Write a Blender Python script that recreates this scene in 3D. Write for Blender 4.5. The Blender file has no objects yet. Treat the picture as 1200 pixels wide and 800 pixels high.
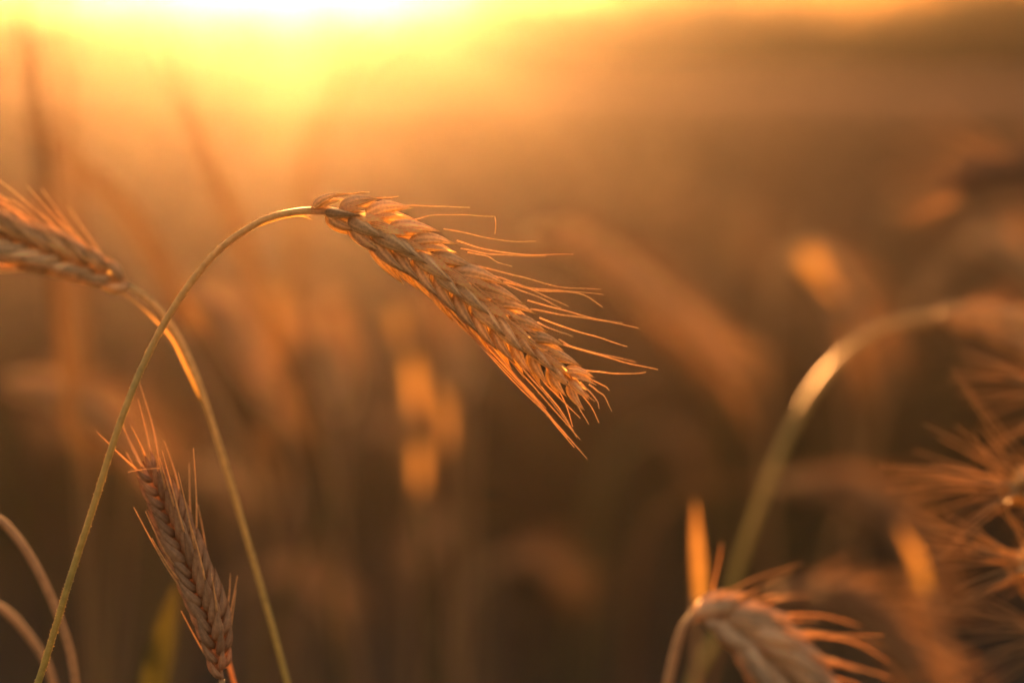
import bpy, math, random
import numpy as np
from mathutils import Vector, Matrix, Euler

random.seed(7)
S = bpy.context.scene
COL = S.collection
R = math.radians

# ------------------------------------------------------------------ camera
cam_d = bpy.data.cameras.new('camera')
cam = bpy.data.objects.new('camera', cam_d)
COL.objects.link(cam)
cam_d.lens = 85
cam_d.sensor_width = 36
cam_d.clip_start = 0.05
cam_d.clip_end = 5000
EYE = 1.50
cam.location = (0, 0, EYE)
M = Matrix.Rotation(R(90 - 7.55), 4, 'X') @ Matrix.Rotation(R(0.75), 4, 'Z')
M = Matrix.Translation((0, 0, EYE)) @ M
cam.matrix_world = M
FOCUS = 0.64
cam_d.dof.use_dof = True
cam_d.dof.focus_distance = FOCUS
cam_d.dof.aperture_fstop = 4.8
S.camera = cam

SUN_EL, SUN_AZ = 1.8, -5.4          # degrees above the horizon, degrees left of the view direction

# ------------------------------------------------------------------ sky
w = bpy.data.worlds.new('World')
S.world = w
w.use_nodes = True
nt = w.node_tree
bg = nt.nodes['Background']
sky = nt.nodes.new('ShaderNodeTexSky')
sky.sky_type = 'NISHITA'
sky.sun_disc = False
sky.sun_elevation = R(SUN_EL)
sky.sun_rotation = R(SUN_AZ)
sky.altitude = 100
sky.air_density = 0.7
sky.dust_density = 0.7
sky.ozone_density = 0.6
tint = nt.nodes.new('ShaderNodeMix')
tint.data_type = 'RGBA'
tint.blend_type = 'MULTIPLY'
tint.inputs[0].default_value = 1.0
tint.inputs[7].default_value = (1.0, 0.585, 0.37, 1)     # the photograph's warm white balance
# sky reshaped for its light: bright horizon compressed, dimmer parts lifted as fill
SKY_ROLL = 0.22
SKY_GAIN = 6.0
lum = nt.nodes.new('ShaderNodeRGBToBW')
dv = nt.nodes.new('ShaderNodeMath'); dv.operation = 'MULTIPLY_ADD'
dv.inputs[1].default_value = 1 / SKY_ROLL; dv.inputs[2].default_value = 1.0
iv = nt.nodes.new('ShaderNodeMath'); iv.operation = 'DIVIDE'; iv.inputs[0].default_value = SKY_GAIN
vs = nt.nodes.new('ShaderNodeVectorMath'); vs.operation = 'SCALE'
nt.links.new(sky.outputs[0], lum.inputs[0]); nt.links.new(lum.outputs[0], dv.inputs[0]); nt.links.new(dv.outputs[0], iv.inputs[1])
nt.links.new(sky.outputs[0], vs.inputs[0]); nt.links.new(iv.outputs[0], vs.inputs['Scale'])
nt.links.new(vs.outputs[0], tint.inputs[6])
nt.links.new(tint.outputs[2], bg.inputs[0])
bg.inputs[1].default_value = 0.15

# ------------------------------------------------------------------ sun
sd = bpy.data.lights.new('sun', 'SUN')
so = bpy.data.objects.new('sun', sd)
COL.objects.link(so)
sd.energy = 5.0
sd.angle = R(0.5)
sd.color = (1.0, 0.40, 0.105)
az, el = R(SUN_AZ), R(SUN_EL)
to_sun = Vector((math.sin(az) * math.cos(el), math.cos(az) * math.cos(el), math.sin(el)))
so.rotation_euler = to_sun.to_track_quat('Z', 'Y').to_euler()
so.location = (0, 0, 12)

S.view_settings.view_transform = 'Standard'
S.view_settings.look = 'None'
S.view_settings.gamma = 1
S.view_settings.exposure = 2.3
S.render.engine = 'CYCLES'
S.cycles.use_denoising = True
S.cycles.max_bounces = 6
S.cycles.volume_bounces = 1
S.cycles.diffuse_bounces = 4
S.cycles.transmission_bounces = 4
S.cycles.sample_clamp_indirect = 4
S.cycles.sample_clamp_direct = 0
S.cycles.caustics_reflective = False
S.cycles.caustics_refractive = False

HAZE_DENSITY = 0.0010
HAZE_G = 0.90

# ------------------------------------------------------------------ helpers
K = 36 / 1200 / 85


def P(px, py, d):
    """world point seen at pixel (px, py) of the 1200x800 photograph at distance d along the view axis"""
    return M @ Vector(((px - 600) * K * d, (400 - py) * K * d, -d))


def tag(o, label=None, cat=None, group=None, kind=None):
    if label: o['label'] = label
    if cat: o['category'] = cat
    if group: o['group'] = group
    if kind: o['kind'] = kind
    return o


def empty(name, loc):
    o = bpy.data.objects.new(name, None)
    o.empty_display_size = 0.05
    o.location = loc
    COL.objects.link(o)
    return o


class MB:
    def __init__(s):
        s.v, s.f, s.al, s.ac, s.to = [], [], [], [], []
        s.thin = {}

    def vert(s, p, al=0., ac=0., to=0.5):
        s.v.append((p[0], p[1], p[2])); s.al.append(al); s.ac.append(ac); s.to.append(to)
        return len(s.v) - 1

    def build(s, name, mat, parent=None, origin=(0, 0, 0), smooth=True):
        me = bpy.data.meshes.new(name)
        a = np.array(s.v, dtype=np.float64).reshape(-1, 3) - np.array(origin)
        me.from_pydata(a.tolist(), [], s.f)
        th = [0.] * len(s.v)
        for k_ in s.thin: th[k_] = 1.
        for n, arr in (('along', s.al), ('across', s.ac), ('tone', s.to), ('thin', th)):
            at = me.attributes.new(n, 'FLOAT', 'POINT')
            at.data.foreach_set('value', np.array(arr, dtype=np.float32))
        if smooth:
            me.polygons.foreach_set('use_smooth', [True] * len(me.polygons))
        me.materials.append(mat)
        me.update()
        o = bpy.data.objects.new(name, me)
        COL.objects.link(o)
        if parent: o.parent = parent
        else: o.location = origin
        return o


def catmull(pts, n):
    """n points along a smooth curve through pts, evenly spaced by length"""
    pts = [Vector(p) for p in pts]
    if len(pts) == 2:
        return [pts[0].lerp(pts[1], i / (n - 1)) for i in range(n)]
    q = [pts[0] * 2 - pts[1]] + pts + [pts[-1] * 2 - pts[-2]]
    out = []
    for i in range(1, len(q) - 2):
        p0, p1, p2, p3 = q[i - 1:i + 3]
        for k in range(14):
            t = k / 14
            out.append(0.5 * ((2 * p1) + (p2 - p0) * t + (2 * p0 - 5 * p1 + 4 * p2 - p3) * t * t
                              + (3 * p1 - p0 - 3 * p2 + p3) * t ** 3))
    out.append(pts[-1])
    d = [0]
    for a, b in zip(out, out[1:]): d.append(d[-1] + (b - a).length)
    res, j = [], 0
    for i in range(n):
        s = d[-1] * i / (n - 1)
        while j < len(d) - 2 and d[j + 1] < s: j += 1
        u = (s - d[j]) / max(1e-12, d[j + 1] - d[j])
        res.append(out[j].lerp(out[j + 1], min(1, u)))
    return res


def tangents(c):
    n = len(c)
    return [(c[min(n - 1, i + 1)] - c[max(0, i - 1)]).normalized() for i in range(n)]


def frames(c, ref):
    T = tangents(c)
    N = (ref - T[0] * ref.dot(T[0])).normalized()
    out = []
    for t in T:
        N = (N - t * N.dot(t)).normalized()
        out.append((t, N, t.cross(N).normalized()))
    return out


def tube(mb, c, rad, sides=6, ref=Vector((0.13, -1, 0.21)), tone=0.5, cap=True, al0=0., al1=1.):
    fr = frames(c, ref)
    n = len(c)
    prev = None
    for i, (p, (t, N, B)) in enumerate(zip(c, fr)):
        r = rad(i / (n - 1))
        ring = []
        for k in range(sides):
            a = 2 * math.pi * k / sides
            ring.append(mb.vert(p + (N * math.cos(a) + B * math.sin(a)) * r, al0 + (al1 - al0) * i / (n - 1), a, tone))
        if prev:
            for k in range(sides):
                mb.f.append((prev[k], prev[(k + 1) % sides], ring[(k + 1) % sides], ring[k]))
        elif cap: mb.f.append(tuple(reversed(ring)))
        prev = ring
    if cap: mb.f.append(tuple(prev))


def floret(mb, o, d, out, L, W, Th, tone, rings=9, sides=8, curve=0.10, beak=0.0):
    """one husk: a pointed boat with a keel on its outer side, bowed outwards"""
    d = d.normalized()
    out = (out - d * out.dot(d)).normalized()
    sd_ = d.cross(out)
    prev = None
    for i in range(rings + 1):
        t = i / rings
        r = (math.sin(math.pi * min(1, t ** 0.60 * 0.97 + 0.03)) ** 0.9) * (1 - .25 * t) * 1.12 if t < 1 else 0
        r = max(r, 0.03)
        c = o + d * (L * t) + out * (curve * L * math.sin(math.pi * t) - beak * L * t * t)
        ring = []
        for k in range(sides):
            a = 2 * math.pi * k / sides
            ca, sa = math.cos(a), math.sin(a)
            keel = 1.0 + 0.35 * max(0, ca) ** 4
            ring.append(mb.vert(c + out * (ca * Th * 0.5 * r * keel) + sd_ * (sa * W * 0.5 * r), t, a, tone))
        if prev:
            for k in range(sides):
                mb.f.append((prev[k], prev[(k + 1) % sides], ring[(k + 1) % sides], ring[k]))
        prev = ring
    return o + d * L - out * (beak * L)


def bristles(mb, a, b, out, n, ln, wd, tone=0.8):
    ax = (b - a).normalized()
    for i in range(n):
        p = a.lerp(b, (i + random.random()) / n)
        q = p + out.normalized() * ln * random.uniform(.5, 1.2) + ax * ln * random.uniform(.3, 1.0)
        s = ax * wd
        i0 = mb.vert(p - s, 1, 0, tone); i1 = mb.vert(p + s, 1, 0, tone); i2 = mb.vert(q, 1, 0, tone)
        mb.f.append((i0, i1, i2))


def awn_mesh(mb, c, r0=0.00028, r1=0.0001, sides=4, barbs=True, tone=0.6):
    tube(mb, c, lambda t: r0 + (r1 - r0) * t, sides, tone=tone)
    if barbs:
        T = tangents(c)
        L = sum((b - a).length for a, b in zip(c, c[1:]))
        m = int(L / 0.0011)
        for k in range(m):
            u = (k + random.random()) / m * (len(c) - 1)
            i = min(len(c) - 2, int(u))
            p = c[i].lerp(c[i + 1], u - i)
            t = T[i]
            s = t.cross(Vector((random.uniform(-1, 1), random.uniform(-1, 1), random.uniform(-1, 1)))).normalized()
            i0 = mb.vert(p - t * .0001, .5, 0, tone); i1 = mb.vert(p + t * .00012, .5, 0, tone)
            i2 = mb.vert(p + s * random.uniform(.00025, .0005) + t * .0006, .5, 0, tone)
            mb.f.append((i0, i1, i2))


def leaf_mesh(mb, c, width, ref, fold=0.25, tone=0.5, tip=0.35, curl=0.0):
    """a grass blade: three strips across, folded along its midrib"""
    fr = frames(c, ref)
    n = len(c)
    prev = None
    for i, (p, (t, N, B)) in enumerate(zip(c, fr)):
        u = i / (n - 1)
        wv = width * min(1, (u / 0.12 + 0.35)) * (1 - max(0, (u - tip) / (1 - tip)) ** 1.5 * 0.97)
        ang = curl * u
        b = B * math.cos(ang) + N * math.sin(ang)
        nn = N * math.cos(ang) - B * math.sin(ang)
        ring = []
        for k, s in enumerate((-1, -.5, 0, .5, 1)):
            ring.append(mb.vert(p + b * (s * wv * .5) + nn * (abs(s) * wv * fold), u, s * 2.2, tone))
        if prev:
            for k in range(4): mb.f.append((prev[k], prev[k + 1], ring[k + 1], ring[k]))
        prev = ring


# ------------------------------------------------------------------ materials
def mat_plant(name, ramp, transl, veins=0.0, rough=0.55, noise=900., bump=0.25, tipdark=0.0, tcol=None, edge=0.0):
    m = bpy.data.materials.new(name)
    m.use_nodes = True
    t = m.node_tree
    nd, ln = t.nodes, t.links
    pb = nd['Principled BSDF']
    out = nd['Material Output']
    al = nd.new('ShaderNodeAttribute'); al.attribute_name = 'along'
    ac = nd.new('ShaderNodeAttribute'); ac.attribute_name = 'across'
    to = nd.new('ShaderNodeAttribute'); to.attribute_name = 'tone'
    cr = nd.new('ShaderNodeValToRGB')
    e = cr.color_ramp.elements
    e[0].position, e[0].color = ramp[0][0], (*ramp[0][1], 1)
    e[1].position, e[1].color = ramp[-1][0], (*ramp[-1][1], 1)
    for p_, c_ in ramp[1:-1]:
        x = e.new(p_); x.color = (*c_, 1)
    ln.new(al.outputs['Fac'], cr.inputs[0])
    tc = nd.new('ShaderNodeTexCoord')
    nz = nd.new('ShaderNodeTexNoise'); nz.inputs['Scale'].default_value = noise; nz.inputs['Detail'].default_value = 4
    ln.new(tc.outputs['Object'], nz.inputs[0])
    # brightness factor = 0.75..1.25 from noise and from each piece's own tone
    mr = nd.new('ShaderNodeMapRange')
    mr.inputs[1].default_value = .25; mr.inputs[2].default_value = .75
    mr.inputs[3].default_value = .78; mr.inputs[4].default_value = 1.22
    ln.new(nz.outputs[0], mr.inputs[0])
    mt = nd.new('ShaderNodeMapRange')
    mt.inputs[3].default_value = .72; mt.inputs[4].default_value = 1.28
    ln.new(to.outputs['Fac'], mt.inputs[0])
    mu = nd.new('ShaderNodeMath'); mu.operation = 'MULTIPLY'
    ln.new(mr.outputs[0], mu.inputs[0]); ln.new(mt.outputs[0], mu.inputs[1])
    fac = mu
    sn = nd.new('ShaderNodeMath'); sn.operation = 'MULTIPLY'; sn.inputs[1].default_value = 7
    ln.new(ac.outputs['Fac'], sn.inputs[0])
    cs = nd.new('ShaderNodeMath'); cs.operation = 'COSINE'; ln.new(sn.outputs[0], cs.inputs[0])
    if veins:
        ma = nd.new('ShaderNodeMath'); ma.operation = 'MULTIPLY_ADD'
        ma.inputs[1].default_value = veins; ma.inputs[2].default_value = 1.0
        ln.new(cs.outputs[0], ma.inputs[0])
        m2 = nd.new('ShaderNodeMath'); m2.operation = 'MULTIPLY'
        ln.new(fac.outputs[0], m2.inputs[0]); ln.new(ma.outputs[0], m2.inputs[1]); fac = m2
    vm = nd.new('ShaderNodeVectorMath'); vm.operation = 'SCALE'
    ln.new(cr.outputs[0], vm.inputs[0]); ln.new(fac.outputs[0], vm.inputs['Scale'])
    ln.new(vm.outputs[0], pb.inputs['Base Color'])
    pb.inputs['Roughness'].default_value = rough
    pb.inputs['Specular IOR Level'].default_value = 0.4
    if bump:
        ad = nd.new('ShaderNodeMath'); ad.operation = 'MULTIPLY_ADD'; ad.inputs[1].default_value = .35
        ln.new(cs.outputs[0], ad.inputs[0]); ln.new(nz.outputs[0], ad.inputs[2])
        bm_ = nd.new('ShaderNodeBump'); bm_.inputs['Strength'].default_value = bump
        bm_.inputs['Distance'].default_value = 0.0003
        ln.new(ad.outputs[0], bm_.inputs['Height']); ln.new(bm_.outputs[0], pb.inputs['Normal'])
    tr = nd.new('ShaderNodeBsdfTranslucent')
    tm = nd.new('ShaderNodeMix'); tm.data_type = 'RGBA'; tm.blend_type = 'MULTIPLY'; tm.inputs[0].default_value = 1
    tm.inputs[7].default_value = (*(tcol or (1.5, 1.25, 0.8)), 1)
    ln.new(vm.outputs[0], tm.inputs[6]); ln.new(tm.outputs[2], tr.inputs[0])
    mx = nd.new('ShaderNodeMixShader')
    tn = nd.new('ShaderNodeAttribute'); tn.attribute_name = 'thin'      # papery scales let more light through
    tr_f = nd.new('ShaderNodeMapRange'); tr_f.inputs[3].default_value = transl; tr_f.inputs[4].default_value = .60
    ln.new(tn.outputs['Fac'], tr_f.inputs[0]); ln.new(tr_f.outputs[0], mx.inputs[0])
    ln.new(pb.outputs[0], mx.inputs[1]); ln.new(tr.outputs[0], mx.inputs[2])
    ln.new(mx.outputs[0], out.inputs['Surface'])
    return m


M_HUSK = mat_plant('rye husk', [(0, (.58, .44, .27)), (.5, (.76, .60, .38)), (.84, (.72, .54, .31)), (1, (.38, .24, .11))], .37, .20, bump=.9, rough=.42, noise=1400, tcol=(1.3, 1.25, .8))
M_HUSKP = mat_plant('pale rye husk', [(0, (.62, .48, .34)), (.5, (.76, .60, .43)), (1, (.60, .44, .28))], .45, .15, bump=.8, rough=.5, noise=1200, tcol=(1.25, 1.15, .9))
M_HUSK_DIM = mat_plant('dimmed rye husk', [(0, (.26, .17, .10)), (.6, (.32, .21, .125)), (1, (.24, .15, .08))], .30, .10, bump=.3)  # husk darkened in colour to stand in for shade on ears behind
M_HUSK_SHADED = mat_plant('shaded rye husk', [(0, (.36, .25, .165)), (.55, (.43, .30, .20)), (.86, (.36, .24, .15)), (1, (.24, .14, .08))], .30, .10, bump=.5)  # shade on the lower-left ear is put into this darker husk colour
M_AWN = mat_plant('rye awn', [(0, (.70, .50, .28)), (1, (.66, .44, .22))], .40, bump=0, rough=.35, tcol=(1.3,1.3,1.1))
M_STEM = mat_plant('rye stem', [(0, (.12, .15, .03)), (.80, (.23, .25, .055)), (.92, (.42, .36, .11)), (1, (.66, .50, .22))], .15, .06, rough=.4, noise=500)
M_STEMDRY = mat_plant('dry rye stem', [(0, (.22, .18, .07)), (.8, (.30, .22, .11)), (1, (.42, .29, .16))], .15, .06, rough=.65, noise=500)
M_LEAF = mat_plant('dry rye leaf', [(0, (.30, .23, .08)), (.4, (.42, .29, .12)), (1, (.50, .33, .16))], .42, .12, noise=150, bump=.2)
M_GREEN = mat_plant('green rye leaf', [(0, (.04, .05, .01)), (1, (.07, .07, .018))], .25, .1, noise=150, bump=.2)
M_BROWN = mat_plant('shaded brown leaf', [(0, (.08, .06, .03)), (.5, (.15, .095, .042)), (1, (.22, .13, .06))], .3, .1, noise=150, bump=.2, rough=.8)  # brown leaf, its colour darkened further to carry shade
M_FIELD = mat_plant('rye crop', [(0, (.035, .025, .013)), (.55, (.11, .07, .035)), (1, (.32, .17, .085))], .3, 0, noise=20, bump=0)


def mat_simple(name, c1, c2, scale, rough=.9, bump=0., bdist=.02, transl=0.):
    m = bpy.data.materials.new(name); m.use_nodes = True
    nd, ln = m.node_tree.nodes, m.node_tree.links
    pb = nd['Principled BSDF']; pb.inputs['Roughness'].default_value = rough
    tc = nd.new('ShaderNodeTexCoord'); nz = nd.new('ShaderNodeTexNoise')
    nz.inputs['Scale'].default_value = scale; nz.inputs['Detail'].default_value = 6
    ln.new(tc.outputs['Object'], nz.inputs[0])
    cr = nd.new('ShaderNodeValToRGB')
    cr.color_ramp.elements[0].position = .35; cr.color_ramp.elements[0].color = (*c1, 1)
    cr.color_ramp.elements[1].position = .65; cr.color_ramp.elements[1].color = (*c2, 1)
    ln.new(nz.outputs[0], cr.inputs[0]); ln.new(cr.outputs[0], pb.inputs['Base Color'])
    if bump:
        b = nd.new('ShaderNodeBump'); b.inputs['Strength'].default_value = bump; b.inputs['Distance'].default_value = bdist
        ln.new(nz.outputs[0], b.inputs['Height']); ln.new(b.outputs[0], pb.inputs['Normal'])
    if transl:
        tr = nd.new('ShaderNodeBsdfTranslucent'); ln.new(cr.outputs[0], tr.inputs[0])
        mx = nd.new('ShaderNodeMixShader'); mx.inputs[0].default_value = transl
        ln.new(pb.outputs[0], mx.inputs[1]); ln.new(tr.outputs[0], mx.inputs[2])
        ln.new(mx.outputs[0], nd['Material Output'].inputs['Surface'])
    return m


M_SOIL = mat_simple('soil', (.05, .035, .022), (.09, .06, .04), 8, bump=.6)
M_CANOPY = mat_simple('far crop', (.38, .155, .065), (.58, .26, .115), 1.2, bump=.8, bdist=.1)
M_BARK = mat_simple('bark', (.08, .06, .045), (.14, .11, .08), 5)
M_CROWN = mat_simple('bush leaves', (.04, .05, .02), (.08, .08, .03), 1.5, rough=.6, transl=.25)

# ------------------------------------------------------------------ ground and the far field
FAR, HALF = 75, 55
mb = MB()
for x, y in ((-HALF, -60), (HALF, -60), (HALF, FAR), (-HALF, FAR)): mb.vert((x, y, 0))
mb.f.append((0, 1, 2, 3))
tag(mb.build('ground', M_SOIL), kind='structure')

# top of the standing crop beyond the plants: one closed, softly rolling sheet
rng = np.random.default_rng(3)
ys = np.concatenate([np.linspace(18, 24.4, 40)])
mb = MB()
nx = 90
idx = {}
for j, y in enumerate(ys):
    wd = min(HALF - 20, 12 + y * 1.0)
    for i in range(nx + 1):
        x = (i / nx * 2 - 1) * wd
        z = .93 + .05 * math.sin(x * .35 + y * .21) * math.sin(y * .5 + 1.3) + rng.uniform(-.05, .05)
        z -= .25 if j == 0 else 0
        idx[j, i] = mb.vert((x, y, z))
for j in range(len(ys) - 1):
    for i in range(nx):
        mb.f.append((idx[j, i], idx[j, i + 1], idx[j + 1, i + 1], idx[j + 1, i]))
for i in range(nx):     # front and back skirts down to the soil
    for j, s in ((0, 1), (len(ys) - 1, -1)):
        a, b = idx[j, i], idx[j, i + 1]
        c = mb.vert((mb.v[a][0], mb.v[a][1], .0)); d = mb.vert((mb.v[b][0], mb.v[b][1], .0))
        mb.f.append((a, c, d, b) if s > 0 else (b, d, c, a))
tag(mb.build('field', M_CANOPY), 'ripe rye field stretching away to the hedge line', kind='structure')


# ------------------------------------------------------------------ hedge line on the horizon
def make_bush(h, cw, seed):
    rnd = random.Random(seed)
    root = empty('field_bush', (0, 0, 0))
    t = MB()
    th = h * .45
    trunk_c = catmull([(0, 0, -.1), (rnd.uniform(-.1, .1), 0, th * .5), (rnd.uniform(-.2, .2), rnd.uniform(-.2, .2), h * .8)], 10)
    tube(t, trunk_c, lambda u: .13 * (1 - u * .8) * h / 4, 7)
    tips = []
    for k in range(9):
        u = rnd.uniform(.2, .95)
        p = trunk_c[int(u * 9)]
        a = k * 2.4 + rnd.uniform(-.4, .4)
        r = cw * .5 * rnd.uniform(.5, .95) * (1 - abs(u - .5) * .5)
        q = p + Vector((math.cos(a) * r, math.sin(a) * r, rnd.uniform(.1, .32) * h))
        q.z = min(q.z, h * .97)
        tube(t, catmull([p, p.lerp(q, .5) + Vector((0, 0, -.08 * h)), q], 6), lambda u: .045 * (1 - u * .8) * h / 4, 5)
        tips.append(q)
    t.build('trunk', M_BARK, root)
    c = MB()
    cl = tips + [Vector((rnd.gauss(0, cw * .22), rnd.gauss(0, cw * .22), rnd.uniform(.25, .95) * h)) for _ in range(10)]
    for q in cl:
        cr = cw * rnd.uniform(.13, .24)
        for _ in range(70):
            v = Vector((rnd.gauss(0, 1), rnd.gauss(0, 1), rnd.gauss(0, .8)))
            p = q + v * cr * .55
            if p.z < .25: continue
            n = Vector((rnd.gauss(0, 1), rnd.gauss(0, 1), rnd.gauss(0, 1))).normalized()
            s = rnd.uniform(.08, .17)
            a = n.orthogonal().normalized() * s; b = n.cross(a).normalized() * s * .6
            i = [c.vert(p + a), c.vert(p + b), c.vert(p - a), c.vert(p - b)]
            c.f.append(tuple(i))
    c.build('crown', M_CROWN, root, smooth=False)
    return root


def kids(o): return [c for c in COL.objects if c.parent == o]


KIDS = {}


def copy_tree(o, parent=None):
    c = o.copy(); COL.objects.link(c)
    if parent: c.parent = parent
    for ch in KIDS[o.name]: copy_tree(ch, c)
    return c


def index_kids(o):
    KIDS[o.name] = list(o.children)
    for c in o.children: index_kids(c)


bpy.context.view_layer.update()
TD = 25
protos = [make_bush(4.0, 4.6, 11), make_bush(4.0, 3.6, 12), make_bush(4.0, 5.4, 13)]
bpy.context.view_layer.update()
for p_ in protos: index_kids(p_)
bush_list = [  # pixel x, pixel y of the top, clump
(-330, 17, 'side'), (-282, 20, 'side'), (-234, 17, 'side'), (-186, 20, 'side'), (-138, 23, 'side'), (-90, 17, 'side'), (-42, 20, 'side'), 
    (-30, 20, 'glow'), (12, 18, 'glow'), (55, 20, 'glow'), (98, 19, 'glow'), (140, 21, 'glow'), (182, 18, 'glow'), (225, 20, 'glow'), (268, 19, 'glow'),
    (310, 20, 'sunny'), (352, 18, 'sunny'), (395, 20, 'sunny'), (436, 21, 'sunny'), (478, 19, 'sunny'), (520, 21, 'sunny'), (560, 19, 'sunny'), (592, 18, 'sunny'),
    (618, 14, 'first'), (640, 4, 'first'), (668, 9, 'first'), (700, 15, 'first'), (728, 20, 'first'),
    (762, 12, 'middle'), (785, 4, 'middle'), (812, 1, 'middle'), (842, 5, 'middle'), (872, 9, 'middle'), (902, 13, 'middle'), (932, 18, 'middle'), (965, 22, 'middle'),
    (1000, 26, 'low'), (1035, 28, 'low'), (1072, 28, 'low'), (1108, 26, 'low'),
    (1140, 17, 'last'), (1163, 6, 'last'), (1190, -6, 'last'), (1222, -14, 'last'), (1260, -12, 'last'), (1300, -6, 'beyond'), (1345, 4, 'beyond'), (1390, 10, 'beyond'), (1435, 6, 'beyond'), (1480, 12, 'beyond'), (1525, 8, 'beyond')]
ORD = ['first', 'second', 'third', 'fourth', 'fifth', 'sixth', 'seventh', 'eighth']
CL = {'first': 'dark hedge hump nearest the sun glow', 'middle': 'broad dark middle hump of the hedge line',
      'low': 'low hedge stretch before the last hump', 'last': 'tall hedge hump at the right edge',
      'side': 'hedge running out of frame at left', 'beyond': 'hedge running out of frame at right',
      'glow': 'low dazzled hedge at far left', 'sunny': 'low dazzled hedge under the brightest sky'}
cnt = {}
used = set()
for i, (px, py, clump) in enumerate(bush_list):
    k = i % 3
    if k in used: o = copy_tree(protos[k])
    else: o = protos[k]; used.add(k)
    top = P(px, py, TD + (i * 7 % 5) * .6)
    hh = max(1.5, EYE + (top.z - EYE) * (1.12 if clump in ('first', 'middle', 'last') else .55))
    o.location = (top.x, top.y, 0)
    s = hh / 3.6
    o.scale = (s * 1.3, s * 1.3, s)
    o.rotation_euler = (0, 0, i * 1.9)
    n = cnt.get(clump, 0); cnt[clump] = n + 1
    tag(o, f'{ORD[n]} bush from left in the {CL[clump]}', 'bush', 'bushes in the dark hedge line on the horizon')


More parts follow.
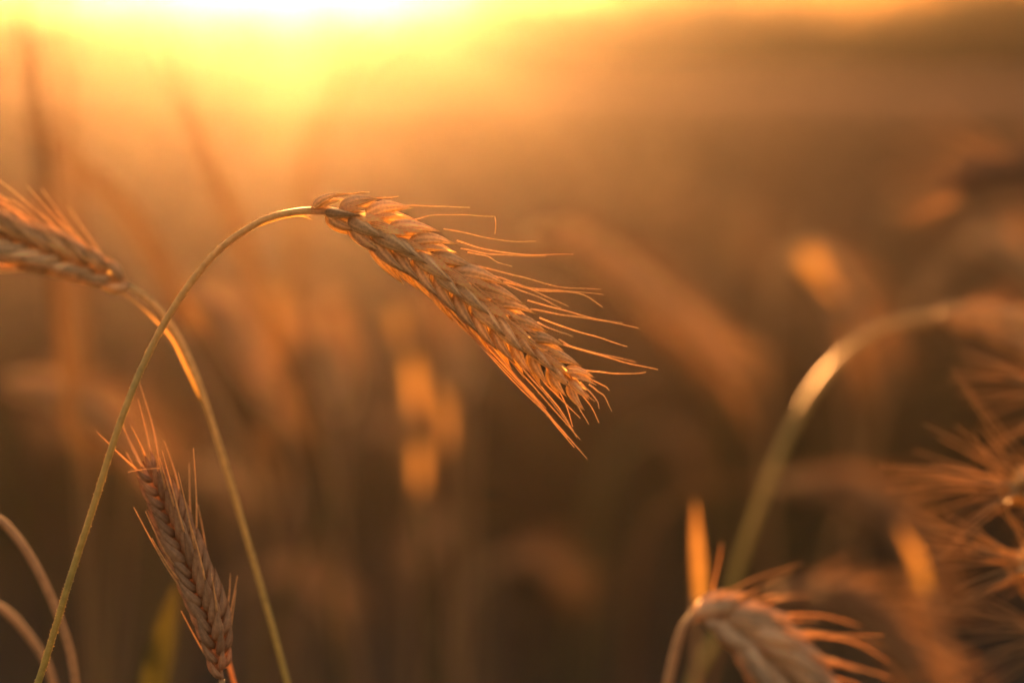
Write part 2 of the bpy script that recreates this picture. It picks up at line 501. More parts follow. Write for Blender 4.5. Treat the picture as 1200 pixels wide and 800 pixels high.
# ------------------------------------------------------------------ rye ears
def make_ear(parent, origin, axis, face, L=None, detail=2, awns='auto', nspk=30, size=1.0, awn_len=(.022, .045),
             splay=.42, seed=0, papers=True, awn_tone=(.4, .9), skip=0.0, jit=.10, husk=None, floret_len=.0130, az=50, awn_r=.0003, allawns=False, name='ear', shape=None):
    """axis: list of points from the foot of the ear to its tip. detail 2 = every spikelet and awn a mesh of its own"""
    rnd = random.Random(seed)
    husk = husk or M_HUSK
    n = 60
    c = catmull(axis, n)
    fr = frames(c, face)
    r = MB()
    tube(r, c, lambda t: .0009 * size * (1 - .6 * t), 6, tone=.8)
    ear = None
    if detail == 2:
        ear = r.build(name, husk, parent, origin)
    allb = MB(); beard = MB()
    rings, sides = (10, 10) if detail == 2 else (5, 5)
    shape = shape or (lambda t: (.62 + .38 * min(1, t / .22)) * (1 - .5 * max(0, (t - .55) / .45) ** 1.3))
    for k in range(nspk):
        t = (k + .3) / nspk * .955
        u = t * (n - 1); i = int(u)
        p = c[i].lerp(c[i + 1], u - i)
        T, N, B = fr[i]
        s = 1 if k % 2 else -1
        sc = size * shape(t) * rnd.uniform(.93, 1.07)
        mb = MB() if detail == 2 else allb
        tips = []
        tone = rnd.uniform(.25, .75)
        for f in (1, -1):
            a = R(az + rnd.uniform(-5, 5))
            O = B * (s * math.cos(a)) + N * (f * math.sin(a))
            an = R(rnd.uniform(19, 31))
            D = T * math.cos(an) + O * math.sin(an)
            o = p + O * .0014 * sc
            FL = floret_len * sc * rnd.uniform(.92, 1.1)
            tip = floret(mb, o, D, O, FL, .0040 * sc * rnd.uniform(.85, 1.1), .0032 * sc, tone + rnd.uniform(-.3, .3), rings, sides, rnd.uniform(.05, .11), rnd.uniform(-.09, -.01))
            tips.append((tip, D, O))
            if detail == 2:     # fringe of stiff hairs on the keel
                bristles(mb, o + D * FL * .45 + O * .0016 * sc, tip + O * .0002, O, 9, .00055, .00006)
            # glume: a narrow pointed scale over the husk's foot
            g = R(az + 24)
            O2 = B * (s * math.cos(g)) + N * (f * math.sin(g))
            D2 = T * math.cos(R(15)) + O2 * math.sin(R(15))
            if detail == 2 and papers and O2.z > .05:
                g3 = R(rnd.uniform(17, 34)); D3 = T * math.cos(g3) + O2 * math.sin(g3)
                b0 = p + O2 * .0030 * sc + T * rnd.uniform(-.001, .003)
                GL = FL * rnd.uniform(.62, .92)
                gc = catmull([b0, b0 + D3 * GL * .5 + O2 * GL * .05, b0 + D3 * GL + T * GL * .05], 8)
                n0 = len(mb.v)
                leaf_mesh(mb, gc, rnd.uniform(.0018, .0030) * sc, O2, -.22, min(1, tone + .45), .25)
                for q_ in range(n0, len(mb.v)): mb.thin[q_] = 1; mb.al[q_] *= .7
            elif detail < 2 and f == 1:
                floret(mb, p + O2 * .0021 * sc - T * .001, D2, O2, FL * .74, .0021 * sc, .0015 * sc, tone + rnd.uniform(-.1, .3), max(5, rings - 3), max(5, sides - 4), .10)
        # middle floret
        O = B * s
        D = T * math.cos(R(24)) + O * math.sin(R(24))
        tip = floret(mb, p + O * .0016 * sc + T * .0012 * sc, D, O, floret_len * .95 * sc, .0036 * sc, .003 * sc, tone, rings - 1, sides, .08)
        tips.append((tip, D, O))
        if detail == 2: mb.build('spikelet', husk, ear, origin)
        if awns == 'auto':
            for j, (tip, D, O) in enumerate(tips):
                if j == 2 and k % 3 and not allawns: continue
                if detail == 2 and nspk * 2 > 60 and (k + j) % 3 == 2: continue
                if rnd.random() < skip: continue
                al = rnd.uniform(*awn_len) * (1.15 if .2 < t < .9 else .7)
                spread = splay * rnd.uniform(.3, 1.3)
                E = (T + O * spread + Vector((rnd.uniform(-1, 1), rnd.uniform(-1, 1), rnd.uniform(-1, 1))) * jit).normalized()
                tip0 = tip - D * .0012 * sc
                cc = catmull([tip0, tip0 + (D * .6 + E * .4).normalized() * al * .33, tip0 + (D * .35 + E * .65).normalized() * al * .66, tip0 + (D * .2 + E * .8).normalized() * al], 9 if detail == 2 else 4)
                if detail == 2:
                    m2 = MB(); awn_mesh(m2, cc, awn_r, awn_r*.4, tone=rnd.uniform(*awn_tone)); m2.build('awn', M_AWN, ear, origin)
                else: awn_mesh(beard, cc, .00032, .00014, 3, False, rnd.uniform(.4, .9))
    if detail < 2:
        for i2 in range(len(r.v)): allb.v.append(r.v[i2]); allb.al.append(.2); allb.ac.append(0); allb.to.append(.3)
        off = len(allb.v) - len(r.v)
        allb.f += [tuple(q + off for q in f_) for f_ in r.f]
        ear = allb.build(name, husk, parent, origin)
        if beard.v: beard.build('beard', M_AWN, ear, origin)
    return ear, c, fr


def stem_part(parent, origin, pts, r0, r1, mat=None, n=60, fuzz=0, sides=10, name='stem', al0=0., al1=1.):
    c = catmull(pts, n)
    mb = MB()
    tube(mb, c, lambda t: r0 + (r1 - r0) * t, sides, al0=al0, al1=al1)
    if fuzz:
        T = tangents(c)
        for _ in range(fuzz):
            u = random.uniform(.62, 1) * (n - 1.001); i = int(u)
            s = T[i].cross(Vector((random.gauss(0, 1), random.gauss(0, 1), random.gauss(0, 1)))).normalized()
            p = c[i].lerp(c[i + 1], u - i) + s * (r0 + (r1 - r0) * u / n) * .95
            q = p + s * random.uniform(.0001, .0005) + T[i] * random.uniform(-.0002, .0003)
            a = mb.vert(p - T[i] * .00009, 1, 0, .8); b = mb.vert(p + T[i] * .00009, 1, 0, .8); d = mb.vert(q, 1, 0, .8)
            mb.f.append((a, b, d))
    return mb.build(name, mat or M_STEM, parent, origin)


def leaf_part(parent, origin, pts, width, ref=Vector((0, -1, .1)), mat=None, n=26, fold=.2, tip=.35, curl=0., name='leaf', tone=.6):
    mb = MB()
    leaf_mesh(mb, catmull(pts, n), width, ref, fold, tone, tip, curl)
    return mb.build(name, mat or M_LEAF, parent, origin)


def to_ground(pts, dx=0.0, dy=0.0):
    """adds the hidden lower stem below the frame, down to the soil"""
    a, b = pts[0], pts[1]
    d = (a - b).normalized()
    m1 = a + d * .12
    base = Vector((m1.x + d.x * .35 + dx, m1.y + d.y * .2 + dy, 0))
    m2 = m1.lerp(base, .5) + Vector((d.x * .04, 0, 0))
    return base, [base, m2, m1] + pts


FACE = Vector((0, -1, .15))


def px(list_, d0, d1=None):
    """pixel polyline to world points; depth runs from d0 to d1"""
    d1 = d0 if d1 is None else d1
    n = len(list_)
    return [P(q[0], q[1], q[2] if len(q) > 2 else d0 + (d1 - d0) * i / (n - 1)) for i, q in enumerate(list_)]


def plant(stem_px, ear_px, d, label, detail=2, r0=.0012, r1=.0009, group=None, fuzz=0, smat=None, face=None, d_tip=None, base_d=None, category='rye plant', **kw):
    sp = px(stem_px, base_d or d, d)
    base, pts = to_ground(sp)
    root = empty('rye_plant', base)
    tag(root, label, category, group)
    stem_part(root, base, pts, r0, r1, smat, n=340 if detail == 2 else 160, fuzz=fuzz, sides=10 if detail == 2 else 6)
    e = None
    if ear_px:
        e = make_ear(root, base, px(ear_px, d, d_tip or d), (face or FACE), detail=detail, **kw)
    return root, base, e


# ---- the sharp nodding ear in the middle of the picture
hero, hb, (hear, hc, hfr) = plant(
    [(44, 802), (62, 745), (84, 672), (110, 592), (134, 515), (160, 445), (190, 383), (222, 333), (258, 291), (300, 262), (320, 253.5), (340, 249), (364, 246.5)],
    [(362, 247), (392, 250), (430, 264), (480, 293), (530, 330), (580, 372), (630, 414), (664, 442), (690, 464)],
    .64, 'sharp golden rye plant whose long ear nods to the right against the glow', fuzz=5000, awns=None, nspk=26, size=1.06, seed=5,
    r0=.00125, r1=.00095, face=Vector((.30, -1, .75)),
    shape=lambda t: (.60 + .42 * min(1, t / .15)) * (1 - .50 * max(0, (t - .50) / .50) ** 1.2))
# torn leaf sheath under the foot of the ear
leaf_part(hero, hb, px([(300, 265), (325, 256), (346, 252), (358, 254), (366, 258)], .641), .0011, mat=M_LEAF, tip=.6, name='sheath')
HA = [  # awns seen one by one: pixel polyline, depth at the far end
    ([(428, 232), (434, 228), (445, 228), (460, 229)][0:0], 0),
    ([(385, 231), (400, 228), (418, 226), (433, 225)], .638),
    ([(412, 236), (430, 232), (450, 232), (467, 230)], .645),
    ([(456, 246), (480, 241), (515, 242), (550, 243)], .650),
    ([(482, 258), (510, 252), (545, 252), (580, 254)], .650),
    ([(520, 268), (550, 274), (590, 282), (628, 283)], .655),
    ([(535, 282), (565, 291), (610, 298), (672, 298)], .640),
    ([(540, 291), (570, 297), (600, 299), (640, 300)], .662),
    ([(548, 296), (570, 300), (585, 308), (600, 312)], .630),
    ([(560, 312), (610, 324), (655, 336), (704, 339)], .648),
    ([(585, 325), (620, 337), (665, 341), (707, 345)], .640),
    ([(590, 330), (630, 340), (680, 344), (706, 360)], .655),
    ([(565, 320), (600, 330), (635, 345), (666, 359)], .628),
    ([(570, 325), (610, 340), (640, 352), (658, 362)], .625),
    ([(618, 352), (655, 362), (700, 374), (748, 384)], .640),
    ([(622, 362), (660, 369), (690, 373), (730, 379)], .665),
    ([(632, 372), (660, 383), (700, 395), (735, 406)], .640),
    ([(630, 378), (645, 385), (660, 390), (671, 394)], .620),
    ([(660, 404), (690, 412), (730, 424), (771, 433)], .642),
    ([(655, 398), (675, 408), (710, 416), (745, 424)], .665),
    ([(682, 433), (705, 436), (735, 438), (757, 436)], .636),
    ([(680, 440), (695, 446), (708, 452), (714, 457)], .650),
    ([(690, 450), (700, 458), (708, 464), (717, 482)], .640),
    ([(680, 448), (692, 460), (700, 470), (702, 478)], .630),
    ([(668, 440), (680, 460), (692, 475), (702, 495)], .645),
    ([(660, 444), (670, 462), (680, 480), (690, 497)], .632),
    ([(420, 285), (470, 312), (520, 345), (570, 400), (610, 448)], .636),
    ([(448, 300), (490, 325), (540, 368), (590, 425), (640, 478)], .640),
    ([(475, 318), (510, 345), (560, 395), (615, 455), (673, 524)], .646),
    ([(505, 340), (545, 385), (600, 445), (650, 495), (688, 537)], .640),
    ([(530, 362), (570, 410), (620, 462), (660, 505), (682, 530)], .632),
    ([(550, 378), (585, 418), (630, 470), (665, 512)], .650),
    ([(572, 392), (605, 430), (645, 475), (680, 515)], .640),
    ([(590, 405), (620, 440), (650, 475), (672, 505)], .628),
    ([(606, 416), (632, 450), (655, 478), (676, 512)], .652),
    ([(622, 424), (640, 450), (660, 470), (680, 490)], .640),
    ([(640, 430), (652, 452), (664, 476), (671, 500)], .636),
    ([(530, 318), (570, 352), (610, 388), (650, 420), (684, 446)], .628),
    ([(560, 355), (600, 385), (640, 415), (676, 440)], .627),
    ([(500, 300), (540, 322), (590, 362), (630, 398)], .627),
    ([(610, 395), (640, 425), (670, 450), (697, 470)], .628),
]
for poly, dend in HA:
    if not poly: continue
    mb = MB()
    cc = catmull(px(poly, .64, dend), 18)
    # every awn has a slight waver of its own
    for i, q in enumerate(cc): q.z += .00006 * math.sin(i * .9 + poly[0][0]); q.y += .00008 * math.sin(i * .7)
    awn_mesh(mb, cc, .00026, .00011, 5, True, random.uniform(.5, .95))
    mb.build('awn', M_AWN, hear, hb)
mb = MB()       # the awn snapped at a right angle
cc = px([(580, 254), (581, 262), (580, 274)], .650)
awn_mesh(mb, cc, .00018, .00014, 5, True, .8)
mb.build('broken_awn', M_AWN, hear, hb)

# ---- the ear bowing out of the frame on the left
lp, lb, _ = plant(
    [(338, 805), (318, 730), (292, 640), (264, 545), (240, 470), (222, 422), (202, 383), (176, 352), (152, 336)],
    [(154, 337), (128, 323), (92, 308), (45, 291), (0, 276), (-50, 262), (-95, 256), (-140, 262)],
    .70, 'rye plant behind it bowing left, its ear cut by the left frame edge', nspk=29, size=1.02, seed=9,
    awn_len=(.02, .034), splay=.5, r0=.0012, r1=.001, face=Vector((0, -1, .2)))
leaf_part(lp, lb, px([(236, 470), (220, 435), (200, 395), (172, 366), (148, 346), (132, 336)], .699), .0008, mat=M_LEAF, tip=.8, name='sheath')
for poly in ([(150, 330), (118, 300), (88, 278), (60, 250), (32, 218)], [(120, 318), (75, 275), (40, 245), (8, 218), (-20, 200)], [(90, 300), (50, 262), (20, 238), (-15, 225)]):
    mb = MB(); awn_mesh(mb, catmull(px(poly, .70, .69), 16), .00032, .00014, 5, True, .8); mb.build('awn', M_AWN, _[0], lb)

# ---- the upright shaded ear at the lower left
cp, cb, _ = plant(
    [(262, 940), (262, 880), (262, 830), (260, 796)],
    [(260, 796), (252, 745), (234, 690), (214, 640), (195, 594), (180, 562), (167, 540)],
    .655, 'upright shaded rye ear with braided husks at the lower left', nspk=30, size=.84, seed=21,
    awn_len=(.012, .024), splay=.30, skip=.6, az=57, husk=M_HUSK_SHADED, papers=False, smat=M_STEMDRY, face=Vector((-.1, -1, .1)))
mb = MB(); awn_mesh(mb, catmull(px([(150, 553), (166, 550), (188, 548)], .64), 8), .0002, .00012, 5, True, .6); mb.build('awn', M_AWN, _[0], cb)

# ---- the ear at the bottom edge, close to the lens
dp, db, (dear, dc, dfr) = plant(
    [(770, 860), (782, 805), (792, 760), (802, 733), (815, 718)],
    [(812, 724), (832, 722), (862, 734), (895, 762), (925, 795), (950, 835), (965, 880)],
    .56, 'pale rye ear arching over the bottom edge, long awns flaring to its right', nspk=30, size=1.2, seed=33, husk=M_HUSKP,
    awn_len=(.015, .03), splay=.45, skip=.6, awn_r=.00022, smat=M_STEMDRY, r0=.0014, r1=.0011)
for poly in ([(862, 716), (880, 706), (900, 698), (925, 699)], [(870, 720), (890, 712), (910, 703), (924, 700)],
             [(885, 728), (920, 720), (965, 721), (1008, 733)], [(885, 735), (915, 728), (945, 726), (960, 727)],
             [(900, 742), (945, 743), (1000, 752), (1044, 776)], [(920, 758), (960, 768), (1000, 780), (1043, 794)],
             [(930, 765), (965, 772), (990, 780), (1008, 786)], [(940, 782), (965, 790), (1000, 800), (1030, 815)],
             [(926, 754), (924, 744), (921, 732)], [(840, 702), (835, 690), (842, 660), (846, 635)],
             [(955, 777), (970, 776), (980, 771)]):
    mb = MB(); awn_mesh(mb, catmull(px(poly, .565, .555), 14), .00032, .00014, 5, True, .85); mb.build('awn', M_AWN, dear, db)

# ---- the high arch at the right
plant([(850, 720), (866, 660), (890, 590), (918, 520), (948, 465), (980, 424), (1020, 392), (1062, 376), (1096, 371)],
      [(1096, 371), (1140, 374), (1190, 388), (1235, 408), (1285, 440), (1330, 480)],
      .98, 'tall soft rye stem arching high at the right with a glowing bend', detail=2, nspk=25, size=1.25, seed=41, r0=.0012, r1=.0018, awn_len=(.02, .035))
# ---- the three ears facing the lens at the right edge
for (x, y, d, dx, dy, sd_, ends, lab) in (
        (1195, 572, .79, 60, 12, 51, [(1030, 546), (1046, 560), (1036, 575), (1058, 588), (1072, 528), (1098, 512), (1120, 498), (1148, 500), (1082, 604), (1100, 618), (1052, 552), (1090, 545), (1070, 570)], 'end-on rye ear with awns bursting out like a star at right edge'),
        (1262, 462, .84, 90, 30, 52, [(1112, 446), (1128, 428), (1122, 462), (1146, 418), (1160, 402), (1118, 436), (1138, 474), (1150, 490)], 'upper end-on rye ear beyond the right edge, only its awns in frame'),
        (1205, 660, .77, 80, 40, 53, [(1084, 612), (1092, 636), (1072, 652), (1096, 668), (1106, 600), (1120, 688), (1082, 626), (1110, 645)], 'lower end-on rye ear at right edge below the starry one'),
        (1222, 742, .80, 80, 40, 54, [(1108, 716), (1118, 760), (1126, 698), (1112, 738), (1138, 778), (1140, 690)], 'lowest end-on rye ear in the bottom right corner')):
    fx = [(x + 130, y + 330), (x + 150, y + 230), (x + 160, y + 130), (x + 140, y + 40), (x + dx + 30, y - 10), (x + dx, y - 8)]
    sp = px(fx, d + .02)
    base, pts = to_ground(sp)
    root = tag(empty('rye_plant', base), lab, 'rye plant')
    stem_part(root, base, pts, .0013, .001, n=200)
    a = P(x + dx, y - 8, d + .02)
    axis = [a, P(x + dx * .6, y - 4, d + .0), P(x + dx * .25, y, d - .02), P(x, y, d - .045)]
    e_, _c, _f = make_ear(root, base, axis, Vector((0, -.3, 1)), skip=.45, nspk=22, size=1.0, seed=sd_, awn_len=(.024, .042), splay=1.3, awn_r=.00026, allawns=True, jit=.34, awn_tone=(0, .2), papers=False)  # low awn_tone paints these awns as if in shadow
    for q, (ex, ey) in enumerate(ends):
        sx, sy = x - 4 + q % 3 * 5, y + (q * 5 % 11) - 5
        mxp, myp = (sx + ex) / 2, (sy + ey) / 2 - 7 + (q * 7 % 6)
        mb = MB(); awn_mesh(mb, catmull(px([(sx, sy), (mxp, myp), (ex, ey)], d - .035, d - .035 + (q % 5 - 2) * .008), 14), .00030, .00012, 4, True, .2)  # same shade put into the low tone here
        mb.build('awn', M_AWN, e_, base)

# ---- soft ears and arches farther back, placed one by one
G = 'blurred rye plants behind the sharp ear'
plant([(540, 820), (545, 700), (552, 560), (560, 440), (572, 350), (592, 296), (620, 276)],
      [(620, 276), (665, 282), (715, 310), (765, 350), (815, 390), (850, 425), (868, 450)],
      1.5, 'big blurred rye ear drooping diagonally just right of the sharp ear', detail=1, size=1.7, seed=61, group=G, r0=.0014, r1=.0012, smat=M_STEMDRY, nspk=30, floret_len=.0125)
plant([(905, 700), (900, 600), (898, 500), (900, 400), (908, 330), (925, 298)],
      [(925, 298), (950, 305), (975, 330), (1000, 368), (1015, 400)],
      1.7, 'small blurred ear with a pale orange top above the arched stem', detail=1, size=1.7, seed=62, group=G, smat=M_STEMDRY, r0=.0018, r1=.0016)
plant([(740, 800), (745, 700), (760, 620), (800, 580), (850, 568), (910, 566)],
      [(910, 566), (970, 570), (1020, 588), (1058, 625), (1085, 670), (1100, 700)],
      1.5, 'dim blurred rye plant arching low behind the high arch', detail=1, size=1.5, seed=63, group=G, smat=M_BROWN, r0=.0011, r1=.0011, husk=M_HUSK_DIM)
plant([(820, 860), (835, 780), (865, 722), (905, 700)],
      [(905, 700), (950, 698), (1000, 715), (1045, 755), (1075, 800), (1090, 840)],
      1.05, 'faint mauve rye ear arching right behind the bottom ear', detail=1, size=1.3, seed=64, group=G, smat=M_BROWN, r0=.001, r1=.001, husk=M_HUSK_DIM)
plant([(-60, 640), (-40, 540), (-25, 480), (0, 450)],
      [(0, 450), (45, 455), (95, 475), (140, 505), (175, 540)],
      1.3, 'pale blurred ear sloping down behind the tall green stem at the left', detail=1, size=1.4, seed=65, group=G, smat=M_STEMDRY)
plant([(1330, 600), (1320, 420), (1300, 300), (1270, 235)],
      [(1270, 235), (1235, 212), (1190, 205), (1150, 210), (1115, 222)],
      1.1, 'dark bristly ear poking in from the upper right edge', detail=1, size=1.2, skip=.7, husk=M_HUSK_DIM, seed=66, group=G, smat=M_STEMDRY)
plant([(1010, 560), (1040, 450), (1080, 340), (1130, 285)],
      [(1130, 285), (1165, 285), (1200, 310), (1235, 350)],
      1.6, 'blurred ear curving down above the high arch at right edge', detail=1, size=1.5, seed=67, group=G, smat=M_STEMDRY)
plant([(140, 760), (150, 600), (160, 480), (175, 390), (200, 345)],
      [(200, 345), (235, 350), (265, 385), (290, 425), (310, 470)],
      1.35, 'blurred nodding ear framed by the crossing stems', detail=1, size=1.2, seed=68, group=G, smat=M_STEMDRY)
plant([(420, 900), (410, 780), (400, 650), (398, 560), (402, 490)],
      [(402, 490), (398, 455), (390, 425), (380, 395)],
      1.6, 'upright pinkish blurred ear below the bend of the sharp plant', detail=1, size=1.5, seed=69, group=G, smat=M_STEMDRY)
plant([(560, 900), (558, 700), (545, 520), (540, 470)],
      [(540, 470), (538, 435), (535, 400), (528, 370)],
      1.7, 'upright blurred ear standing under the middle of the sharp ear', detail=1, size=1.5, seed=70, group=G, smat=M_STEMDRY)


# ---- stalks with lit leaves that make the soft orange lights
def stalk(stem_px, leaves, d, label, r=.0014, cat='rye stalk', group='blurred stalks with sunlit leaves', name='rye_stalk', smat=None):
    sp = px(stem_px, d)
    base, pts = to_ground(sp)
    root = tag(empty(name, base), label, cat, group)
    stem_part(root, base, pts, r, r * .8, smat or M_STEMDRY, n=120, sides=6)
    for lf in leaves:
        pp, wd = lf[0], lf[1]
        mat = (lf[2] if len(lf) > 2 else None) or M_LEAF
        tn_ = lf[3] if len(lf) > 3 else .35
        leaf_part(root, base, px(pp, d), wd, mat=mat, fold=.12, tone=tn_, tip=.4)
    return root


stalk([(480, 900), (484, 700), (486, 560), (478, 450), (466, 360)],
      [([(466, 360), (468, 385), (474, 408)], .006), ([(482, 420), (486, 450), (489, 490)], .008), ([(490, 520), (492, 545), (493, 578)], .006)],
      1.5, 'stalk with the tallest orange leaf lights left of the picture centre')
stalk([(540, 900), (530, 700), (522, 560), (516, 450)],
      [([(516, 455), (520, 485), (524, 530)], .006)], 1.5, 'stalk with one short orange light beside the tallest leaf lights')
stalk([(330, 900), (336, 650), (330, 480), (316, 330)],
      [([(314, 338), (320, 370), (326, 402)], .013)], 1.75, 'stalk with a small orange light under the bend of the sharp stem')
stalk([(360, 900), (345, 650), (320, 500), (262, 380)],
      [([(262, 382), (282, 412), (306, 448)], .015)], 1.7, 'stalk with a slanting orange light right of the crossing stems')
stalk([(820, 930), (817, 820), (815, 700)],
      [([(815, 586), (816, 620), (819, 665), (822, 712)][::-1], .0042, None, .0)], .90, 'upright orange leaf standing behind the bottom ear', r=.0012)
stalk([(1150, 900), (1120, 780), (1085, 690)],
      [([(1085, 690), (1072, 650), (1052, 615)], .005, None, .1)], 1.1, 'stalk with an orange light under the low dim arch')
stalk([(300, 930), (285, 700), (262, 520), (236, 400)],
      [([(232, 352), (244, 368), (256, 392)], .008)], 1.6, 'stalk with a faint orange light just right of the stem crossing')
stalk([(1010, 760), (1000, 560), (985, 420), (972, 350)],
      [([(940, 296), (962, 318), (984, 350)], .010)], 1.6, 'stalk with a broad pale orange light above the high arch')
# green blades
for pl, lab in (([(410, 930), (396, 760), (384, 640), (372, 540), (352, 455)], 'soft green stalk standing below the bend of the sharp stem'),
                ([(236, 930), (300, 780), (352, 660), (372, 600), (378, 560)], 'soft green stalk leaning right, low between the crossing stems'),
                ([(520, 930), (512, 800), (500, 690), (490, 590)], 'soft green stalk under the orange leaf lights'),
                ([(-20, 900), (60, 760), (40, 640), (10, 520), (-30, 420)], 'soft green stalk curving behind the left edge stems')):
    stalk(pl, [], 1.15, lab, r=.0016, group='soft green stalks at the lower left', smat=M_GREEN)
stalk([(170, 960), (172, 900), (176, 830)],
      [([(176, 830), (184, 780), (196, 730), (208, 680)], .010, M_GREEN)], .86, 'broad yellow-green blade standing left of the upright shaded ear', cat='grass blade', group=None, name='wild_grass', smat=M_STEM)
# bent grass at the left edge
for k, (pl, d, lab, mat) in enumerate((
        ([(92, 830), (84, 770), (66, 715), (40, 660), (8, 616), (-30, 590)], .70, 'pink-edged stem curving in from the left edge', M_STEMDRY),
        ([(70, 830), (56, 780), (34, 745), (6, 715), (-30, 695)], .74, 'lower curved stem at the bottom left corner', M_STEMDRY))):
    sp = px(pl, d); base, pts = to_ground(sp)
    root = tag(empty('wild_grass', base), lab, 'grass stem')
    stem_part(root, base, pts, .0013, .0013, mat, n=260)
plant_ = [(380, 420), (282, 860)]
sp = px([(282, 840), (272, 790), (262, 745), (252, 715)], .69); base, pts = to_ground(sp)
root = tag(empty('wild_grass', base), 'short orange stem beside the foot of the shaded ear', 'grass stem'); stem_part(root, base, pts, .0009, .0007, M_LEAF)

# ---- dark stalks against the bright glow, upper left
tall = (
    ([(60, 260), (50, 170), (40, 90), (30, 20), (22, -40)], 1.15, .0028, 'dark upright stalk crossing the horizon at the far left'),
    ([(92, 330), (84, 200), (76, 90), (70, 10), (68, -30)], 1.3, .002, 'thinner dark stalk just right of the far left one'),
    ([(-30, 120), (30, 150), (90, 195), (150, 250), (200, 330)], 1.2, .0026, 'dark blade slanting down from the left edge through the glow'),
    ([(182, 40), (215, 110), (240, 180), (265, 235), (300, 330)], 1.25, .0026, 'dark blade slanting through the brightest glow'),
    ([(470, 40), (420, 75), (385, 130), (360, 200), (345, 330)], 1.4, .0022, 'faint bent stalk in the glow right of the slanting blade'))
for pl, d, r, lab in tall:
    top = px(pl[::-1] if pl[0][1] < pl[-1][1] else pl, d)
    base, pts = to_ground(top)
    root = tag(empty('rye_stalk', base), lab, 'rye stalk')
    stem_part(root, base, pts, .0014, .001, M_STEMDRY, n=120, sides=6)
    leaf_part(root, base, pts[2:], r * 3, mat=M_BROWN, tip=.6)


# ------------------------------------------------------------------ the mass of plants behind: single copies for the nearest
def proto_plant(seed, lean):
    rnd = random.Random(seed)
    root = empty('rye_plant', (0, 0, 0))
    H = 1.0
    bend = rnd.uniform(.03, .10)
    sx = lean
    st = [Vector((0, 0, 0)), Vector((sx * .02, 0, .35)), Vector((sx * .04, .01, .7)), Vector((sx * .06, .01, .90)),
          Vector((sx * (.06 + bend * .4), .01, .975)), Vector((sx * (.06 + bend), .01, H))]
    stem_part(root, (0, 0, 0), st, .0017, .0012, M_STEMDRY if seed % 2 else M_STEM, n=24, sides=6)
    droop = rnd.uniform(.2, 1.0)
    e0 = st[-1]
    ax = [e0, e0 + Vector((sx * .03, 0, .004 - .012 * droop)), e0 + Vector((sx * .058, 0, -.035 * droop)), e0 + Vector((sx * .08, 0, -.08 * droop))]
    make_ear(root, (0, 0, 0), ax, Vector((0, -1, .1)), detail=1, nspk=20, size=1.25, seed=seed, husk=M_HUSK_DIM, floret_len=.0135, awn_len=(.02, .045))
    for k in range(2):
        z = (.48, .70)[k] + rnd.uniform(-.05, .05); a = rnd.uniform(0, 6.28)
        dv = Vector((math.cos(a), math.sin(a) * .6, 0))
        b = Vector((sx * .04, 0, z))
        leaf_part(root, (0, 0, 0), [b, b + dv * .04 + Vector((0, 0, .09)), b + dv * .11 + Vector((0, 0, .12)), b + dv * .19 + Vector((0, 0, rnd.uniform(-.02, .10)))],
                  .009, mat=M_BROWN if k else M_GREEN, n=12, tip=.3, curl=rnd.uniform(-1, 1))
    return root


variants = [proto_plant(100 + i, ln_) for i, ln_ in enumerate((1, 1, 1, -1, 1, -.6))]
bpy.context.view_layer.update()
for v in variants: index_kids(v)
rnd = random.Random(77)
taken = []
first = set()
nplaced = 0
HALFW = .245
while nplaced < 230:
    d = rnd.uniform(1.3, 2.9) if nplaced < 12 else 4.5 + (rnd.random() ** 1.2) * 3.8
    x = (rnd.uniform(-HALFW, HALFW) if d > 3 else rnd.uniform(-.23, .02)) * d
    if any((x - a) ** 2 + (d - b) ** 2 < .035 ** 2 for a, b in taken): continue
    taken.append((x, d))
    k = rnd.choice((0, 1, 2, 4, 0, 1, 2, 3, 5))
    if k in first: o = copy_tree(variants[k])
    else: o = variants[k]; first.add(k)
    top = rnd.gauss(.99, .06)
    if d < 3: top = rnd.uniform(.95, 1.06)
    top = max(.82, min(1.22, top))
    o.location = (x, d, 0)
    o.scale = (1, 1, top)
    o.rotation_euler = (0, 0, rnd.gauss(0, .6))
    band = 'near' if d < 3.2 else ('mid' if d < 6.0 else 'far')
    lab = {'near': 'soft rye plant low in the dim gap behind the sharp ones', 'mid': 'out-of-focus rye plant halfway up the blurred field',
           'far': 'strongly blurred rye plant in the field below the far glow'}[band]
    grp = {'near': 'rye plants low behind the sharp ones', 'mid': 'rye plants halfway up the blurred field', 'far': 'rye plants below the far glow'}[band]
    tag(o, lab, 'rye plant', grp)
    nplaced += 1
for i, v in enumerate(variants):
    if i not in first:
        for o in [v] + list(v.children_recursive): bpy.data.objects.remove(o)

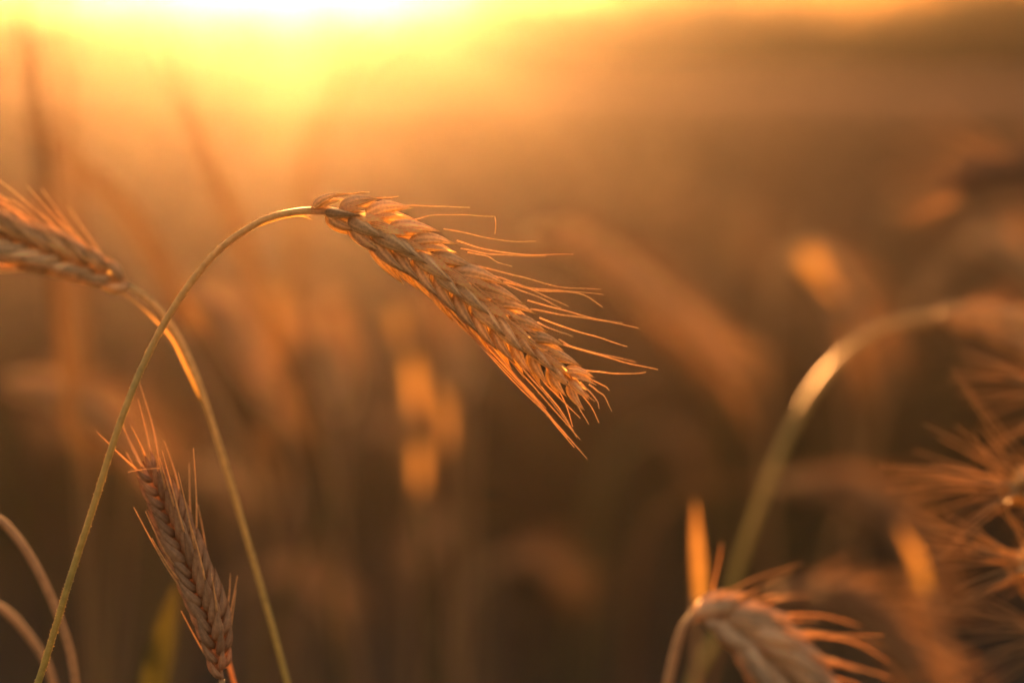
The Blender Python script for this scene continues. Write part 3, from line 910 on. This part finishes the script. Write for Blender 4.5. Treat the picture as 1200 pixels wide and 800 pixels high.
# ------------------------------------------------------------------ the rest of the crop as one mass
def lod_plant(seed):
    rnd = random.Random(seed)
    b = MB()
    st = catmull([(0, 0, 0), (.02, 0, .5), (.04, 0, .88), (.09, 0, 1.0)], 7)
    tube(b, st, lambda t: .0018, 3, cap=False, al0=0, al1=.55)
    dr = rnd.uniform(.1, 1)
    ax = catmull([st[-1], st[-1] + Vector((.035, 0, -.015 * dr)), st[-1] + Vector((.075, 0, -.075 * dr))], 8)
    fr = frames(ax, Vector((0, -1, 0)))
    tube(b, ax, lambda t: .0062 * (.5 + math.sin(math.pi * (t * .85 + .08))) * .7, 6, al0=.85, al1=1, tone=.7)
    for i in range(16):
        j = rnd.randrange(2, 8); T, N, B = fr[j]
        a = rnd.uniform(0, 6.28)
        O = N * math.cos(a) + B * math.sin(a)
        p = ax[j] + O * .004
        q = p + (T + O * .45).normalized() * rnd.uniform(.025, .05)
        s = O.cross(T) * .00045
        f = [b.vert(p - s, 1, 0, .8), b.vert(p + s, 1, 0, .8), b.vert(q, 1, 0, .8)]
        b.f.append(tuple(f))
    for z in (.35, .55, .74):
        a = rnd.uniform(0, 6.28); dv = Vector((math.cos(a), math.sin(a), 0))
        c = catmull([Vector((.02, 0, z)), Vector((.02, 0, z + .1)) + dv * .05, Vector((.02, 0, z + rnd.uniform(0, .14))) + dv * .18], 6)
        n0 = len(b.v)
        leaf_mesh(b, c, .010, Vector((.1, -1, .2)), .15, .6, .3)
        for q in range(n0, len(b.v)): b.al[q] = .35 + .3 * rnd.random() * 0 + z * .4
    return b


lods = [lod_plant(s) for s in range(5)]
rg = np.random.default_rng(5)
V, F3, F4, AL, TO = [], [], [], [], []
voff = 0
LA = []
for b in lods:
    v = np.array(b.v); tri = np.array([f for f in b.f if len(f) == 3]); quad = np.array([f for f in b.f if len(f) == 4])
    LA.append((v, tri, quad, np.array(b.al), np.array(b.to)))
spots = []
for (d0, d1, dens, half) in ((4.6, 8, 100, .36), (8, 14, 45, .34), (14, 19.5, 24, .34)):
    area = (d1 ** 2 - d0 ** 2) * half
    n = int(area * dens)
    dd = np.sqrt(rg.uniform(d0 ** 2, d1 ** 2, n))
    xx = rg.uniform(-half, half, n) * dd
    spots += list(zip(xx, dd))
for (x, d) in spots:
    v, tri, quad, al, to = LA[rg.integers(len(LA))]
    th = rg.normal(0, .9)
    h = float(np.clip(rg.normal(.90 if d < 6 else .95, .055), .74, 1.08))
    if d < 2: h = min(h, .93)
    wsc = 1.0 if d < 7 else (1.5 if d < 13 else 2.2)
    c, s = math.cos(th), math.sin(th)
    q = v.copy(); X = v[:, 0] * wsc; Y = v[:, 1] * wsc
    q[:, 0] = X * c - Y * s + x; q[:, 1] = X * s + Y * c + d; q[:, 2] = v[:, 2] * h
    V.append(q); F3.append(tri + voff); F4.append(quad + voff); AL.append(al); TO.append(np.clip(to + rg.normal(0, .2), 0, 1)); voff += len(v)
V = np.concatenate(V); F3 = np.concatenate(F3); F4 = np.concatenate(F4)
me = bpy.data.meshes.new('rye_crop')
me.vertices.add(len(V)); me.vertices.foreach_set('co', V.astype(np.float32).ravel())
nl = len(F3) * 3 + len(F4) * 4
me.loops.add(nl); me.loops.foreach_set('vertex_index', np.concatenate([F3.ravel(), F4.ravel()]).astype(np.int32))
me.polygons.add(len(F3) + len(F4))
ls = np.concatenate([np.arange(len(F3)) * 3, len(F3) * 3 + np.arange(len(F4)) * 4]).astype(np.int32)
me.polygons.foreach_set('loop_start', ls)
me.update(calc_edges=True)
for n_, arr in (('along', np.concatenate(AL)), ('tone', np.concatenate(TO)), ('across', np.zeros(len(V)))):
    me.attributes.new(n_, 'FLOAT', 'POINT').data.foreach_set('value', arr.astype(np.float32))
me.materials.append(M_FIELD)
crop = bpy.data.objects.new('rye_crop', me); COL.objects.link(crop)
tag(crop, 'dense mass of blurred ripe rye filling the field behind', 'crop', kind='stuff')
print('crop plants', len(spots), 'verts', len(V))

for o in COL.objects:
    if o.name.startswith('wild_grass'): o['kind'] = 'thing'

# ------------------------------------------------------------------ evening haze
hx, hy0, hy1, hz0, hz1 = HALF + 4, -64, FAR + 4, -1.0, 2.8
hb_ = MB()
for z in (hz0, hz1):
    for x, y in ((-hx, hy0), (hx, hy0), (hx, hy1), (-hx, hy1)): hb_.vert((x, y, z))
hb_.f += [(3, 2, 1, 0), (4, 5, 6, 7), (0, 1, 5, 4), (1, 2, 6, 5), (2, 3, 7, 6), (3, 0, 4, 7)]
mh = bpy.data.materials.new('haze'); mh.use_nodes = True
nd = mh.node_tree.nodes
nd.remove(nd['Principled BSDF'])
pv = nd.new('ShaderNodeVolumePrincipled')
pv.inputs['Color'].default_value = (1.0, .93, .82, 1)
pv.inputs['Density'].default_value = HAZE_DENSITY
pv.inputs['Anisotropy'].default_value = HAZE_G
mh.node_tree.links.new(pv.outputs[0], nd['Material Output'].inputs['Volume'])
tag(hb_.build('haze', mh, smooth=False), 'golden evening haze over the field', kind='stuff')
